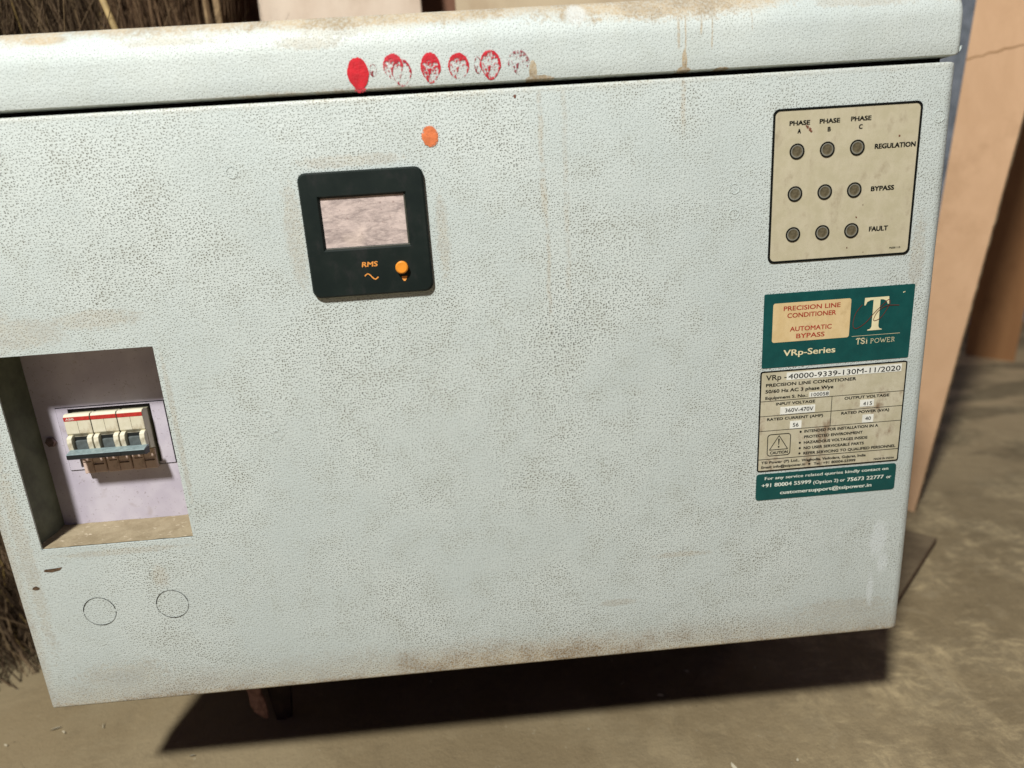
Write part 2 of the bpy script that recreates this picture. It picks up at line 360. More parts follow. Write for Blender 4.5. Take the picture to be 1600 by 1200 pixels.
def ring(bm, outer, inner, z0, z1):
    n = len(outer)
    A = [bm.verts.new(P(x, v, z0)) for x, v in outer]; B = [bm.verts.new(P(x, v, z1)) for x, v in outer]
    C = [bm.verts.new(P(x, v, z1)) for x, v in inner]; D = [bm.verts.new(P(x, v, z0)) for x, v in inner]
    for i in range(n):
        j = (i + 1) % n
        bm.faces.new((A[i], A[j], B[j], B[i])); bm.faces.new((B[i], B[j], C[j], C[i])); bm.faces.new((C[i], C[j], D[j], D[i]))
    return bm
def circ(x, v, r, n=28, rv=None): return [(x + r * math.cos(2 * math.pi * i / n), v + (rv or r) * math.sin(2 * math.pi * i / n)) for i in range(n)]
def plate(bm, x0, v0, x1, v1, z, t=.0001): box(bm, x0, v0, z - t, x1, v1, z)
def polyline(bm, pts, wd, z, t=.0001):
    for (a, b), (c, d) in zip(pts, pts[1:]):
        L = math.hypot(c - a, d - b) or 1e-6; nx, nv = -(d - b) / L * wd / 2, (c - a) / L * wd / 2
        vs = [bm.verts.new(P(x, v, z)) for x, v in ((a + nx, b + nv), (a - nx, b - nv), (c - nx, d - nv), (c + nx, d + nv))]
        bm.faces.new(vs)
def text(bm, s, x, v, wd, cap, z, bold=0.0, shear=0.0):
    if bold > 0:
        e = bold * cap * .8
        for k, (ox, ov) in enumerate(((-e, -e * .4), (e, -e * .4), (0, 0), (-e, e * .4), (e, e * .4))): text1(bm, s, x + ox + e, v + ov, wd - 2 * e, cap, z + k * 1.2e-5, shear)
    else: text1(bm, s, x, v, wd, cap, z, shear)
def text1(bm, s, x, v, wd, cap, z, shear=0.0):
    """lettering s with its baseline starting at x,v (mm), total width wd, capital height cap (mm)"""
    cu = bpy.data.curves.new('t', 'FONT'); cu.body = s; cu.size = 1.0; cu.shear = shear; cu.resolution_u = 3; cu.fill_mode = 'FRONT'
    o = bpy.data.objects.new('t', cu); sc.collection.objects.link(o)
    dg = bpy.context.evaluated_depsgraph_get(); dg.update()
    me = bpy.data.meshes.new_from_object(o.evaluated_get(dg))
    xs = [q.co.x for q in me.vertices]
    if xs:
        x0, x1 = min(xs), max(xs); kx = wd / 1000 / (x1 - x0); ky = cap / 1000 / .729
        me.transform(Matrix.Translation(P(x / 1000, v / 1000, z)) @ Matrix(((kx, 0, 0, 0), (0, 0, -1, 0), (0, ky, 0, 0), (0, 0, 0, 1))) @ Matrix.Translation((-x0, 0, 0)))
        bm.from_mesh(me)
    bpy.data.meshes.remove(me); bpy.data.objects.remove(o); bpy.data.curves.remove(cu)
def set_uv(bm):
    uvl = bm.loops.layers.uv.new('uv')
    for f in bm.faces:
        nn = f.normal
        for l in f.loops:
            c = l.vert.co
            if abs(nn.x) > .8: l[uvl].uv = (c.x + (c.y) , c.z - LIFT)
            else: l[uvl].uv = (c.x, c.z - LIFT + (max(c.y - .03, 0) if c.z - LIFT > .2 else 0))
# ------------------------------------------------------------------ ground and wall
bm = bmesh.new()
g = [bm.verts.new((x, y, 0)) for x, y in ((-30, -30), (30, -30), (30, 30), (-30, 30))]; bm.faces.new(g)
fl = obj('floor', bm, FLOOR, kind='structure')
def cracks(lines):
    bm = bmesh.new()
    for pts, wd in lines:
        prev = None; L = len(pts)
        fine = []
        for (a, b), (c, d) in zip(pts, pts[1:]):
            for i in range(8):
                t = i / 8; fine.append((a + (c - a) * t + random.uniform(-.0016, .0016), b + (d - b) * t + random.uniform(-.0016, .0016)))
        fine.append(pts[-1])
        for i, (x, y) in enumerate(fine):
            x2, y2 = fine[min(i + 1, len(fine) - 1)]; x1, y1 = fine[max(i - 1, 0)]
            l = math.hypot(x2 - x1, y2 - y1); k = wd * random.uniform(.3, 1) * (0.15 + math.sin(math.pi * min(max(i / (len(fine) - 1), .02), .98)))
            nx, ny = -(y2 - y1) / l * k, (x2 - x1) / l * k
            cur = (bm.verts.new((x + nx, y + ny, .0012)), bm.verts.new((x - nx, y - ny, .0012)))
            if prev: bm.faces.new((prev[0], prev[1], cur[1], cur[0]))
            prev = cur
    return bm
obj('crack', cracks([([(-.135, .03), (-.11, .01), (-.10, -.03)], .0006), ([(.118, .01), (.128, -.03), (.125, -.06)], .0006), ([(-.44, .12), (-.36, .05), (-.30, .045)], .0005), ([(.36, .0), (.372, -.014)], .0008)]), DARK, fl, label='thin dark crack in the concrete', kind='stuff')
wl = thing('plaster_wall', 'rough blue-grey plaster wall behind the leaning boards', 'wall', P(0.3, -LIFT, -1.9))
bm = bmesh.new(); nx, nz = 40, 24
G = [[bm.verts.new((-2.2 + 5.6 * i / nx, 1.9 + random.uniform(-.012, .012), 2.6 * j / nz)) for j in range(nz + 1)] for i in range(nx + 1)]
for i in range(nx):
    for j in range(nz): bm.faces.new((G[i][j], G[i + 1][j], G[i + 1][j + 1], G[i][j + 1]))
obj('plaster_face', bm, WALLM, wl, smooth=True)
obj('wall_core', BX(-2.2, -LIFT, -2.1, 3.4, 2.6 - LIFT, -1.925), WALLM, wl)
# ------------------------------------------------------------------ cabinet
XL, XR, VB, VT = -.2943, .5185, -.3639, .1478
cab = thing('power_cabinet', 'pale mint-white metal cabinet with textured paint, meter, breaker and stickers', 'cabinet', P(.11, -LIFT, -.17))
OX0, OX1, OV0, OV1 = -.2634, -.1339, -.2005, -.0290          # breaker recess opening
def prof(a0, a1, r0, r1, extra):
    """coordinates along one axis with arc samples at both ends -> list of (pos, dz)"""
    out = []
    for i in range(7):
        th = math.radians(90 * i / 6); out.append((a0 + r0 - r0 * math.cos(th), -(r0 - r0 * math.sin(th))))
    for e in extra: out.append((e, 0))
    for i in range(6, -1, -1):
        th = math.radians(90 * i / 6); out.append((a1 - r1 + r1 * math.cos(th), -(r1 - r1 * math.sin(th))))
    return out
bm = bmesh.new()
cx = prof(XL, XR, .003, .011, [OX0, OX1] + [0, .1, .2, .3, .4]); cv = prof(VB, VT, .0035, .003, [-.30, OV0, -.12, OV1, .05])
grid = [[bm.verts.new(P(x, v, max(dx + dv, -.014))) for v, dv in cv] for x, dx in cx]
for i in range(len(cx) - 1):
    for j in range(len(cv) - 1):
        mx_, mv_ = (cx[i][0] + cx[i + 1][0]) / 2, (cv[j][0] + cv[j + 1][0]) / 2
        if OX0 < mx_ < OX1 and OV0 < mv_ < OV1: continue
        bm.faces.new((grid[i][j], grid[i + 1][j], grid[i + 1][j + 1], grid[i][j + 1]))
per = [grid[i][0] for i in range(len(cx))] + [grid[-1][j] for j in range(1, len(cv))] + [grid[i][-1] for i in range(len(cx) - 2, -1, -1)] + [grid[0][j] for j in range(len(cv) - 2, 0, -1)]
back = [bm.verts.new((q.co.x, .034, q.co.z)) for q in per]
for i in range(len(per)):
    j = (i + 1) % len(per); bm.faces.new((per[i], back[i], back[j], per[j]))
# opening edge, 1.6 mm thick sheet
ii = [i for i, c in enumerate(cx) if OX0 - 1e-6 <= c[0] <= OX1 + 1e-6]; jj = [j for j, c in enumerate(cv) if OV0 - 1e-6 <= c[0] <= OV1 + 1e-6]
loop = [grid[i][jj[0]] for i in ii] + [grid[ii[-1]][j] for j in jj[1:]] + [grid[i][jj[-1]] for i in reversed(ii[:-1])] + [grid[ii[0]][j] for j in reversed(jj[1:-1])]
bk = [bm.verts.new((q.co.x, .0016, q.co.z)) for q in loop]
for i in range(len(loop)):
    j = (i + 1) % len(loop); bm.faces.new((loop[i], bk[i], bk[j], loop[j]))
bmesh.ops.recalc_face_normals(bm, faces=bm.faces); set_uv(bm)
fp = obj('front_panel', bm, PANEL, cab, smooth=True)
fp.modifiers.new('e', 'EDGE_SPLIT').split_angle = math.radians(50)
# lid: rolled front edge profile lofted along x, rounded ends
def lid_profile(k):
    R = .030 - k; pts = [(-.034, .1520 + k), (-.002, .1520 + k)]
    for a in (20, 55, 90): pts.append((-.0007 + .0009 * math.sin(math.radians(a)) - k * 1.0, .1520 + k + .0008 * (1 - math.cos(math.radians(a)))))
    pts.append((-k + .0002, .165))
    for i in range(13):
        th = math.radians(90 * i / 12); pts.append((-.030 + R * math.cos(th), .178 + R * math.sin(th)))
    pts += [(-.12, .208 - k), (-.35 + k, .208 - k), (-.356 + k, .204 - k), (-.356 + k, .1520 + k)]
    return pts
bm = bmesh.new(); rings = []
rr = .007
st = [(XL + rr - rr * math.cos(math.radians(a)), rr * (1 - math.sin(math.radians(a)))) for a in (0, 22, 45, 68, 90)] + [(x, 0) for x in (-.1, .05, .2, .35)] + \
     [(XR + .0006 - rr + rr * math.cos(math.radians(a)), rr * (1 - math.sin(math.radians(a)))) for a in (90, 68, 45, 22, 0)]
for x, k in st: rings.append([bm.verts.new(P(x, v, z)) for z, v in lid_profile(k)])
for a, b in zip(rings, rings[1:]):
    for i in range(len(a)):
        j = (i + 1) % len(a); bm.faces.new((a[i], b[i], b[j], a[j]))
bm.faces.new(rings[0]); bm.faces.new(rings[-1])
bmesh.ops.recalc_face_normals(bm, faces=bm.faces); set_uv(bm)
lid = obj('lid', bm, LIDM, cab, smooth=True); lid.modifiers.new('e', 'EDGE_SPLIT').split_angle = math.radians(50)
obj('seam_strip', BX(XL + .004, .140, -.033, XR - .010, .158, -.011), DARK, cab)
obj('body', BX(-.165, -.352, -.345, XR - .006, .1515, -.080), BODYM, cab)
obj('added_dark_underside', BX(-.166, -.3535, -.346, XR - .0065, -.3505, -.034), DARK, cab)  # added black underside, deepens the shadow beneath the cabinet
obj('inner_frame', BX(-.122, -.350, -.0798, XR - .007, .1512, -.0345), BODYM, cab)
# recess
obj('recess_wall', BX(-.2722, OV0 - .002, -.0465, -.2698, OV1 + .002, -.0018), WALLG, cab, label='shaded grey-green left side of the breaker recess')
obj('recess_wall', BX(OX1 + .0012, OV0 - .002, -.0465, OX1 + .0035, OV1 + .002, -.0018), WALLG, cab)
obj('recess_ceiling', BX(-.2697, OV1 + .0005, -.0465, OX1 + .001, OV1 + .003, -.0018), RECESS, cab)
bm = bmesh.new(); NN = 26
lg = [[bm.verts.new(P(-.2697 + (.2697 - .1328) * i / NN, OV0 + .0002 + random.uniform(0, .0007) + (.003 * math.exp(-((i / NN - .93) * 14) ** 2) + .0012 * max(0, j / 10 - .7) if j > 7 else 0), -.0017 - .0448 * j / 10)) for j in range(11)] for i in range(NN + 1)]
for i in range(NN):
    for j in range(10): bm.faces.new((lg[i][j], lg[i + 1][j], lg[i + 1][j + 1], lg[i][j + 1]))
obj('recess_ledge', bm, LEDGE, cab, smooth=True, label='ledge of the breaker recess covered in tan dust')
obj('ledge_base', BX(-.2697, OV0 - .004, -.0465, OX1 + .001, OV0 - .0001, -.0017), BODYM, cab)
# recess back sheet with breaker hole, and cover plate
HX0, HX1, HV0, HV1 = -.2410, -.1690, -.1490, -.0868
def framebox(x0, v0, x1, v1, a0, b0, a1, b1, z0, z1):
    bm = bmesh.new(); ring(bm, [(x0, v0), (x1, v0), (x1, v1), (x0, v1)], [(a0, b0), (a1, b0), (a1, b1), (a0, b1)], z0, z1); return bm
obj('recess_back', framebox(-.2722, OV0 - .004, OX1 + .0035, OV1 + .003, -.2470, -.1470, -.1600, -.0900, -.049, -.0467), RECESS, cab)
obj('cover_plate_gap', framebox(-.2518, -.1466, -.1564, -.0866, -.2440, -.1440, -.1650, -.0930, -.0472, -.0465), DARK, cab)
obj('cover_plate', framebox(-.2511, -.1459, -.1571, -.0873, HX0, -.1440, HX1, HV1 - .0015, -.0475, -.0456), RECESS, cab)
obj('hole_back', BX(-.245, -.150, -.075, -.162, -.086, -.073), DARK, cab)
obj('hole_side', BX(HX1 + .0003, -.150, -.073, HX1 + .003, -.086, -.0476), MCBSIDE, cab)
bm = bmesh.new(); prism(bm, circ(-.2621, -.1175, .0048, 6), -.0467, -.0440, .0008, .0008)
obj('hex_screw', bm, STEEL, cab)
# dirt lying on recess back edge
# ------------------------------------------------------------------ breaker
obj.raw = False
BXL, BXR = -.2385, -.1708; PW = (BXR - BXL) / 3
brk = obj('circuit_breaker', BX(BXL + .0012, -.1462, -.072, BXR - .0004, -.0915, -.0435), MCBSIDE, cab, label='three-pole ivory circuit breaker with a black linked toggle bar')
for i in range(3):
    a = BXL + i * PW + (.0005 if i else 0); b = BXL + (i + 1) * PW - .0003
    bm = bmesh.new()
    pf = [(-.0435, -.0915), (-.0375, -.0898), (-.0345, -.0902), (-.0330, -.0918), (-.0330, -.1075), (-.0355, -.1110), (-.0355, -.1270), (-.0435, -.1290)]
    for x in (a, b): pass
    A = [bm.verts.new(P(a, v, z)) for z, v in pf]; Bv = [bm.verts.new(P(b, v, z)) for z, v in pf]
    n = len(pf)
    for k in range(n): j = (k + 1) % n; bm.faces.new((A[k], Bv[k], Bv[j], A[j]))
    bm.faces.new(A); bm.faces.new(Bv)
    bmesh.ops.bevel(bm, geom=list(bm.edges), offset=.0003, segments=1, affect='EDGES')
    obj('breaker_pole', bm, MCBW, brk)
    m_ = (a + b) / 2
    obj('centre_line', BX(m_ - .00012, -.1075, -.0331, m_ + .00012, -.0925, -.03292), CHIP, brk)
    obj('red_stripe', BX(a + .0001, -.0957, -.0331, b - .0001, -.0922, -.0328), MCBRED, brk)
    for s0, s1 in ((a + .0002, a + .0044), (b - .0046, b - .0003)):
        bm = bmesh.new(); pf2 = [(-.0352, -.1092), (-.0325, -.1094), (-.0300, -.1110), (-.0292, -.1150), (-.0300, -.1225), (-.0352, -.1240)]
        A = [bm.verts.new(P(s0, v, z)) for z, v in pf2]; Bv = [bm.verts.new(P(s1, v, z)) for z, v in pf2]
        for k in range(6): j = (k + 1) % 6; bm.faces.new((A[k], Bv[k], Bv[j], A[j]))
        bm.faces.new(A); bm.faces.new(Bv); bmesh.ops.bevel(bm, geom=list(bm.edges), offset=.0003, segments=1, affect='EDGES')
        obj('toggle_cheek', bm, MCBW, brk, smooth=False)
    obj('toggle_well', BX(a + .0047, -.1255, -.0353, b - .0051, -.1112, -.0349), BARBLK, brk)
    obj('toggle', BX(a + .0062, -.1245, -.0348, b - .0056, -.1140, -.0318, bev=.0006), TOG, brk)
    if i > 0: obj('pole_gap', BX(a - .0008, -.1285, -.0435, a - .0001, -.0905, -.0338), DARK, brk)
    # lower shoulder with terminal pockets
    lo = bmesh.new(); box(lo, a + .0025 if i == 0 else a + .0006, -.1485, -.0455, m_ - .0001, -.1295, -.0405, bev=.0004, seg=1); box(lo, m_ + .0001, -.1483, -.0455, b - .0003, -.1295, -.0412, bev=.0004, seg=1)
    obj('terminal_shroud', lo, MCBLOW, brk)
    for q0, q1, vv in ((m_ + .0008, b - .002, -.1400), (a + .003, m_ - .001, -.1370)):
        obj('terminal_slot', BX(q0, vv - .0006, -.0415, q1, vv, -.0403), CHIP, brk)
def extr(x0, x1, pf):
    bm = bmesh.new(); A = [bm.verts.new(P(x0, v, z)) for z, v in pf]; B_ = [bm.verts.new(P(x1, v, z)) for z, v in pf]
    for k in range(len(pf)): j = (k + 1) % len(pf); bm.faces.new((A[k], B_[k], B_[j], A[j]))
    bm.faces.new(A); bm.faces.new(B_); return bm
obj('toggle_bar', extr(-.2355, -.1690, [(-.0300, -.1216), (-.0275, -.1206), (-.0200, -.1222), (-.0196, -.1228), (-.0300, -.1228)]), BARTOP, brk)
obj('dark_bar_front', extr(-.2352, -.1687, [(-.0290, -.12285), (-.0195, -.12285), (-.0191, -.1262), (-.0215, -.1276), (-.0280, -.1280)]), BARBLK, brk)  # front of the same bar, painted black against the lit top
obj('bar_step', extr(-.2130, -.1890, [(-.0290, -.1232), (-.01895, -.1232), (-.0187, -.1256), (-.0270, -.1256)]), BARBLK, brk)
bm = bmesh.new(); text(bm, 'ABB', -236.6, -94.9, 7.2, 2.0, -.03272, bold=.02); obj('lettering', bm, WHITEINK, brk)
# ------------------------------------------------------------------ panel meter
bm = bmesh.new()
W0, W1, WV0, WV1 = .0135, .0816, .0362, .0778
Ob = rrect(.0002, .0002, .0958, .0958, .0065, 8); Oi = rrect(.0016, .0016, .0944, .0944, .0058, 8)
n = len(Ob)
l0 = [bm.verts.new(P(x, v, .0)) for x, v in Ob]; l1 = [bm.verts.new(P(x, v, .0032)) for x, v in Ob]; l2 = [bm.verts.new(P(x, v, .0048)) for x, v in Oi]
for i in range(n):
    j = (i + 1) % n; bm.faces.new((l0[i], l0[j], l1[j], l1[i])); bm.faces.new((l1[i], l1[j], l2[j], l2[i]))
# front face around window: project window rim with matching samples
def on_rect(i):
    q = i // 9; return [(W1, WV1), (W0, WV1), (W0, WV0), (W1, WV0)][q]
wv = [bm.verts.new(P(*c, .0048)) for c in ((W1, WV1), (W0, WV1), (W0, WV0), (W1, WV0))]
wi = [bm.verts.new(P(x, v, .0022)) for x, v in ((W1 - .0018, WV1 - .0016), (W0 + .0018, WV1 - .0016), (W0 + .0018, WV0 + .0026), (W1 - .0018, WV0 + .0026))]
for q in range(4):
    for k in range(8): bm.faces.new((l2[q * 9 + k], l2[q * 9 + k + 1], wv[q]))
    j = (q + 1) % 4; bm.faces.new((l2[q * 9 + 8], l2[(q * 9 + 9) % n], wv[j], wv[q])); bm.faces.new((wv[q], wv[j], wi[j], wi[q]))
meter = obj('panel_meter', bm, BEZEL, cab, label='square black panel meter with scuffed display and orange button')
obj('meter_screen', BX(W0 + .0010, WV0 + .0015, .0008, W1 - .0010, WV1 - .0010, .0023), LCD, meter)
bm = bmesh.new(); box(bm, W0 + .0018, WV0 + .0004, .0026, W1 - .0006, WV0 + .0022, .0036, bev=.0004); box(bm, W1 - .0024, WV0 + .002, .0026, W1 - .0012, WV1 - .002, .0032)
obj('screen_frame', bm, INNERB, meter)
bm = bmesh.new(); prism(bm, circ(.0727, .0205, .0049), .0048, .0092, .0009, .0007); obj('button', bm, ORANGEP, meter, smooth=False)
bm = bmesh.new(); text(bm, 'RMS', 41.2, 22.6, 12.8, 4.0, .00495, bold=.06, shear=.15)
polyline(bm, [(.0427 + .0105 * t / 24, .0148 + .0019 * math.sin(2 * math.pi * t / 24) - .0012 * (t / 24 - .5)) for t in range(25)], .0009, .00496)
q = [bm.verts.new(P(x, v, .00495)) for x, v in ((.0714, .0133), (.0760, .0133), (.0752, .0110), (.0742, .0095), (.0730, .0095), (.0720, .0112))]; bm.faces.new(q)
obj('lettering', bm, ORANGE, meter)
# ------------------------------------------------------------------ status panel
def T(bm, L, z, bold=0.0, shear=0.0):
    for s, x, v, wd, cap in L: text(bm, s, x, v, wd, cap, z, bold, shear)
bm = bmesh.new(); prism(bm, rrect(.3712, .0020, .4904, .1203, .0045), -.0002, .0004)
sp = obj('status_panel', bm, BEIGE, cab, label='yellowed indicator panel with nine round lights and black border')
bm = bmesh.new(); ring(bm, rrect(.3708, .0016, .4908, .1207, .0050), rrect(.3725, .0034, .4890, .1189, .0038), -.0001, .0006); obj('border', bm, BLACK, sp)
bm = bmesh.new()
T(bm, [('PHASE', 383.8, 108.1, 16.5, 3.42), ('PHASE', 407.9, 108.3, 16.5, 3.42), ('PHASE', 433.1, 108.6, 16.5, 3.43), ('A', 390.5, 102.0, 2.9, 3.44), ('B', 414.7, 102.1, 2.6, 3.45), ('C', 439.9, 102.5, 3.0, 3.45), ('REGULATION', 454.0, 86.8, 33.6, 3.75), ('BYPASS', 453.6, 54.4, 19.3, 3.75), ('FAULT', 454.6, 22.5, 16.0, 3.87)], .0006, .075)
T(bm, [('MG001113', 473.3, 7.2, 9.2, 1.4)], .0006, .03)
obj('lettering', bm, BLACK, sp)
first = None
for j, v in enumerate((.0885, .0561, .0241)):
    for i, x in enumerate((.3909, .4154, .4398)):
        if first is None:
            bm = bmesh.new(); ring(bm, circ(x, v, .0060), circ(x, v, .0050), .0004, .0009); r_ = obj('light_ring', bm, BLACK, sp)
            bm = bmesh.new()
            cs = [(.0051, .0005), (.0047, .0008), (.0040, .0008), (.0036, .0005), (.0022, .0009), (.0008, .0011)]
            prev = [bm.verts.new(P(px, pv, cs[0][1])) for px, pv in circ(x, v, cs[0][0])]
            fi = []
            for k, (r, z) in enumerate(cs[1:]):
                cur = [bm.verts.new(P(px, pv, z)) for px, pv in circ(x, v, r)]
                for q in range(28):
                    f = bm.faces.new((prev[q], prev[(q + 1) % 28], cur[(q + 1) % 28], cur[q])); f.material_index = 0 if k < 2 else 1
                prev = cur
            f = bm.faces.new(prev); f.material_index = 1
            l_ = obj('indicator_light', bm, [LENSRIM, LENS], sp, smooth=True); first = (x, v, r_, l_)
        else:
            for s_ in first[2:]:
                c = s_.copy(); sc.collection.objects.link(c); c.parent = sp; c.location = s_.location + Vector((x - first[0], 0, v - first[1]))
def speckle(name, parent, mat, spots, z):
    bm = bmesh.new()
    for x, v, r in spots:
        pts = [(x + r * random.uniform(.5, 1.2) * math.cos(a * .785), v + r * random.uniform(.5, 1.2) * math.sin(a * .785)) for a in range(8)]
        bm.faces.new([bm.verts.new(P(a, b, z)) for a, b in pts])
    return obj(name, bm, mat, parent, kind='stuff')
RUSTY = flat('rust_brown_speck', (.16, .06, .035), .8, vary=.4, scale=500)
speckle('brown_speck', sp, RUSTY, [(.3985, .1063, .0012), (.4005, .1045, .0014), (.4015, .1030, .0010), (.3975, .1075, .0007), (.4735, .0955, .0009), (.4430, .0345, .0008), (.4480, .0440, .0005), (.4370, .0105, .0008), (.4510, .0060, .0004)], .00065)
# ------------------------------------------------------------------ brand plate
bm = bmesh.new(); prism(bm, rrect(.3692, -.0876, .4990, -.0236, .0014), -.0002, .0004)
bp = obj('brand_sticker', bm, TEAL, cab, label='dark teal product sticker with large cream letter T')
bm = bmesh.new(); prism(bm, rrect(.3771, -.0655, .4443, -.0319, .002), .0003, .0005); obj('cream_field', bm, CREAM, bp)
bm = bmesh.new(); T(bm, [('PRECISION LINE', 386.1, -38.6, 49.0, 4.01), ('CONDITIONER', 389.5, -44.8, 42.2, 4.04), ('AUTOMATIC', 392.3, -56.6, 36.3, 4.08), ('BYPASS', 398.1, -62.9, 24.7, 4.11)], .0006, .035)
obj('lettering', bm, RED, bp)
def poly(bm, pts, z): bm.faces.new([bm.verts.new(P(a / 1000, b / 1000, z)) for a, b in pts])
bm = bmesh.new(); T(bm, [('VRp-Series', 387.6, -77.8, 45.6, 5.5)], .0006, .045)
def poly(bm, pts, z): bm.faces.new([bm.verts.new(P(a / 1000, b / 1000, z)) for a, b in pts])
obj('lettering', bm, CREAMINK, bp)
bm = bmesh.new(); poly(bm, [(456.0, -32.6), (477.0, -32.6), (477.4, -39.0), (476.2, -39.0), (475.0, -36.2), (472.2, -34.9), (469.6, -34.7), (469.6, -57.6), (470.6, -59.6), (472.8, -60.2), (472.8, -61.0), (460.2, -61.0), (460.2, -60.2), (462.6, -59.6), (463.6, -57.6), (463.6, -34.7), (461.0, -34.9), (458.2, -36.2), (457.0, -39.0), (455.8, -39.0)], .0006)
obj('letter_emblem', bm, CREAMINK, bp)
bm = bmesh.new()
def serif(bm, s, x, v, wd, cap, z, st):
    """narrow serif capitals: light strokes with slab feet"""
    G = {'T': [[(0, 1), (1, 1)], [(.5, 1), (.5, 0)], [(0, 1), (0, .8)], [(1, 1), (1, .8)], [(.3, 0), (.7, 0)]],
         'S': [[(.95, .75), (.95, .95)], [(.92, .85), (.7, 1), (.3, 1), (.06, .85), (.1, .62), (.5, .5), (.9, .38), (.94, .15), (.7, 0), (.3, 0), (.07, .16)], [(.05, .04), (.05, .25)]],
         'i': [[(.2, .66), (.5, .66), (.5, 0)], [(.15, 0), (.85, 0)], [(.45, .95), (.58, .95)]],
         'P': [[(.2, 0), (.2, 1)], [(.0, 1), (.6, 1), (.9, .88), (.92, .68), (.6, .5), (.2, .5)], [(0, 0), (.42, 0)]],
         'O': [[(.5 + .5 * math.cos(a * .5236), .5 + .5 * math.sin(a * .5236)) for a in range(13)]],
         'W': [[(0, 1), (.3, 0), (.5, .85), (.7, 0), (1, 1)], [(-.1, 1), (.15, 1)], [(.85, 1), (1.1, 1)]],
         'E': [[(.15, 0), (.15, 1)], [(0, 1), (.9, 1), (.9, .82)], [(.15, .52), (.65, .52)], [(.65, .62), (.65, .42)], [(0, 0), (.95, 0), (.95, .2)]],
         'R': [[(.2, 0), (.2, 1)], [(0, 1), (.6, 1), (.85, .88), (.85, .66), (.6, .52), (.2, .52)], [(.5, .52), (1, 0)], [(0, 0), (.4, 0)]]}
    Wd = {'i': .45, 'W': 1.5, 'O': 1.15}
    tot = sum(Wd.get(c, .85) for c in s) + .28 * (len(s) - 1); k = wd / tot; cx_ = x
    for c in s:
        w_ = Wd.get(c, .85) * k
        for stroke in G[c]: polyline(bm, [((cx_ + a * w_) / 1000, (v + b * cap) / 1000) for a, b in stroke], st / 1000, z)
        cx_ += w_ + .28 * k
serif(bm, 'TSi', 451.3, -72.0, 9.9, 4.6, .0006, .85); serif(bm, 'POWER', 463.7, -72.2, 21.3, 3.8, .0006, .38)
polyline(bm, [(.4468, -.0651), (.4893, -.0651)], .0003, .0006)
obj('lettering', bm, CREAMINK, bp)
bm = bmesh.new(); sw = [(454.0, -38.2), (448.7, -45.3), (447.0, -54.8), (450.2, -58.4), (458.2, -53.7), (465.4, -45.5), (471.7, -39.5), (476.7, -35.3), (477.6, -39.7), (471.6, -49.8), (466.0, -52.8), (465.0, -50.8), (468.2, -44.8), (475.7, -40.5), (488.0, -40.9)]
sm = []
for i in range(len(sw) - 1):
    p0, p1, p2, p3 = sw[max(i - 1, 0)], sw[i], sw[i + 1], sw[min(i + 2, len(sw) - 1)]
    for t in (0, .2, .4, .6, .8): sm.append(tuple(.0005 * (2 * p1[k] + (p2[k] - p0[k]) * t + (2 * p0[k] - 5 * p1[k] + 4 * p2[k] - p3[k]) * t * t + (3 * p1[k] - p0[k] - 3 * p2[k] + p3[k]) * t ** 3) for k in (0, 1)))
polyline(bm, sm, .00055, .0008); obj('script_flourish', bm, REDLINE, bp)
speckle('scratch', bp, CREAMINK, [(.4893, -.0300, .0006), (.4903, -.0297, .0005)], .0006)
# ------------------------------------------------------------------ rating plate
bm = bmesh.new(); prism(bm, rrect(.3687, -.1836, .4985, -.0907, .0018), -.0002, .0004)
rp = obj('rating_plate', bm, PLATE, cab, label='soiled cream rating plate with black table and white printed strips')
bm = bmesh.new(); ring(bm, rrect(.3684, -.1839, .4988, -.0904, .0020), rrect(.3695, -.1828, .4977, -.0915, .0012), -.0001, .00055)
for a in [(369.5, -117.8, 498.0, -117.4), (369.5, -131.5, 498, -131.1), (369.5, -145.3, 498, -144.9), (369.5, -172.4, 498, -171.9), (433.0, -144.9, 433.5, -117.8)]: plate(bm, a[0] / 1000, a[1] / 1000, a[2] / 1000, a[3] / 1000, .00055)
obj('table_lines', bm, BLACK, rp)
bm = bmesh.new()
for a in [(391.5, -99.5, 493.8, -92.8), (412.6, -116.8, 430.6, -112.2), (387.2, -130.7, 418.5, -123.8), (459.1, -129.5, 471.6, -123.2), (396.7, -144.7, 407.0, -137.6), (462.2, -144.5, 472.3, -137.2)]: plate(bm, a[0] / 1000, a[1] / 1000, a[2] / 1000, a[3] / 1000, .0006, .0002)
obj('white_strip', bm, WHITETAPE, rp)
bm = bmesh.new()
T(bm, [('VRp -', 373.3, -98.5, 18.3, 4.9)], .0006, .02)
T(bm, [('40000-9339-130M-11/2020', 393.0, -98.6, 99.8, 4.7), ('100058', 414.4, -116.0, 15.4, 3.2), ('360V-470V', 391.5, -128.9, 25.4, 3.7), ('415', 461.7, -128.4, 8.1, 3.6), ('56', 399.1, -143.0, 5.3, 3.7), ('40', 464.7, -142.4, 5.3, 3.5)], .00075, .012)
T(bm, [('PRECISION LINE CONDITIONER', 373.5, -104.4, 80.3, 2.9), ('50/60 Hz AC 3 phase Wye', 373.2, -110.1, 60.6, 3.1), ('Equipment S. No.:', 373.4, -115.9, 37.7, 2.75), ('CAUTION', 379.6, -167.5, 16.2, 2.7), ('TSi Power (P) Ltd.,', 372.0, -176.4, 35.0, 2.5), ('MADE IN INDIA', 475.9, -181.4, 19.0, 1.9)], .0006, .055)
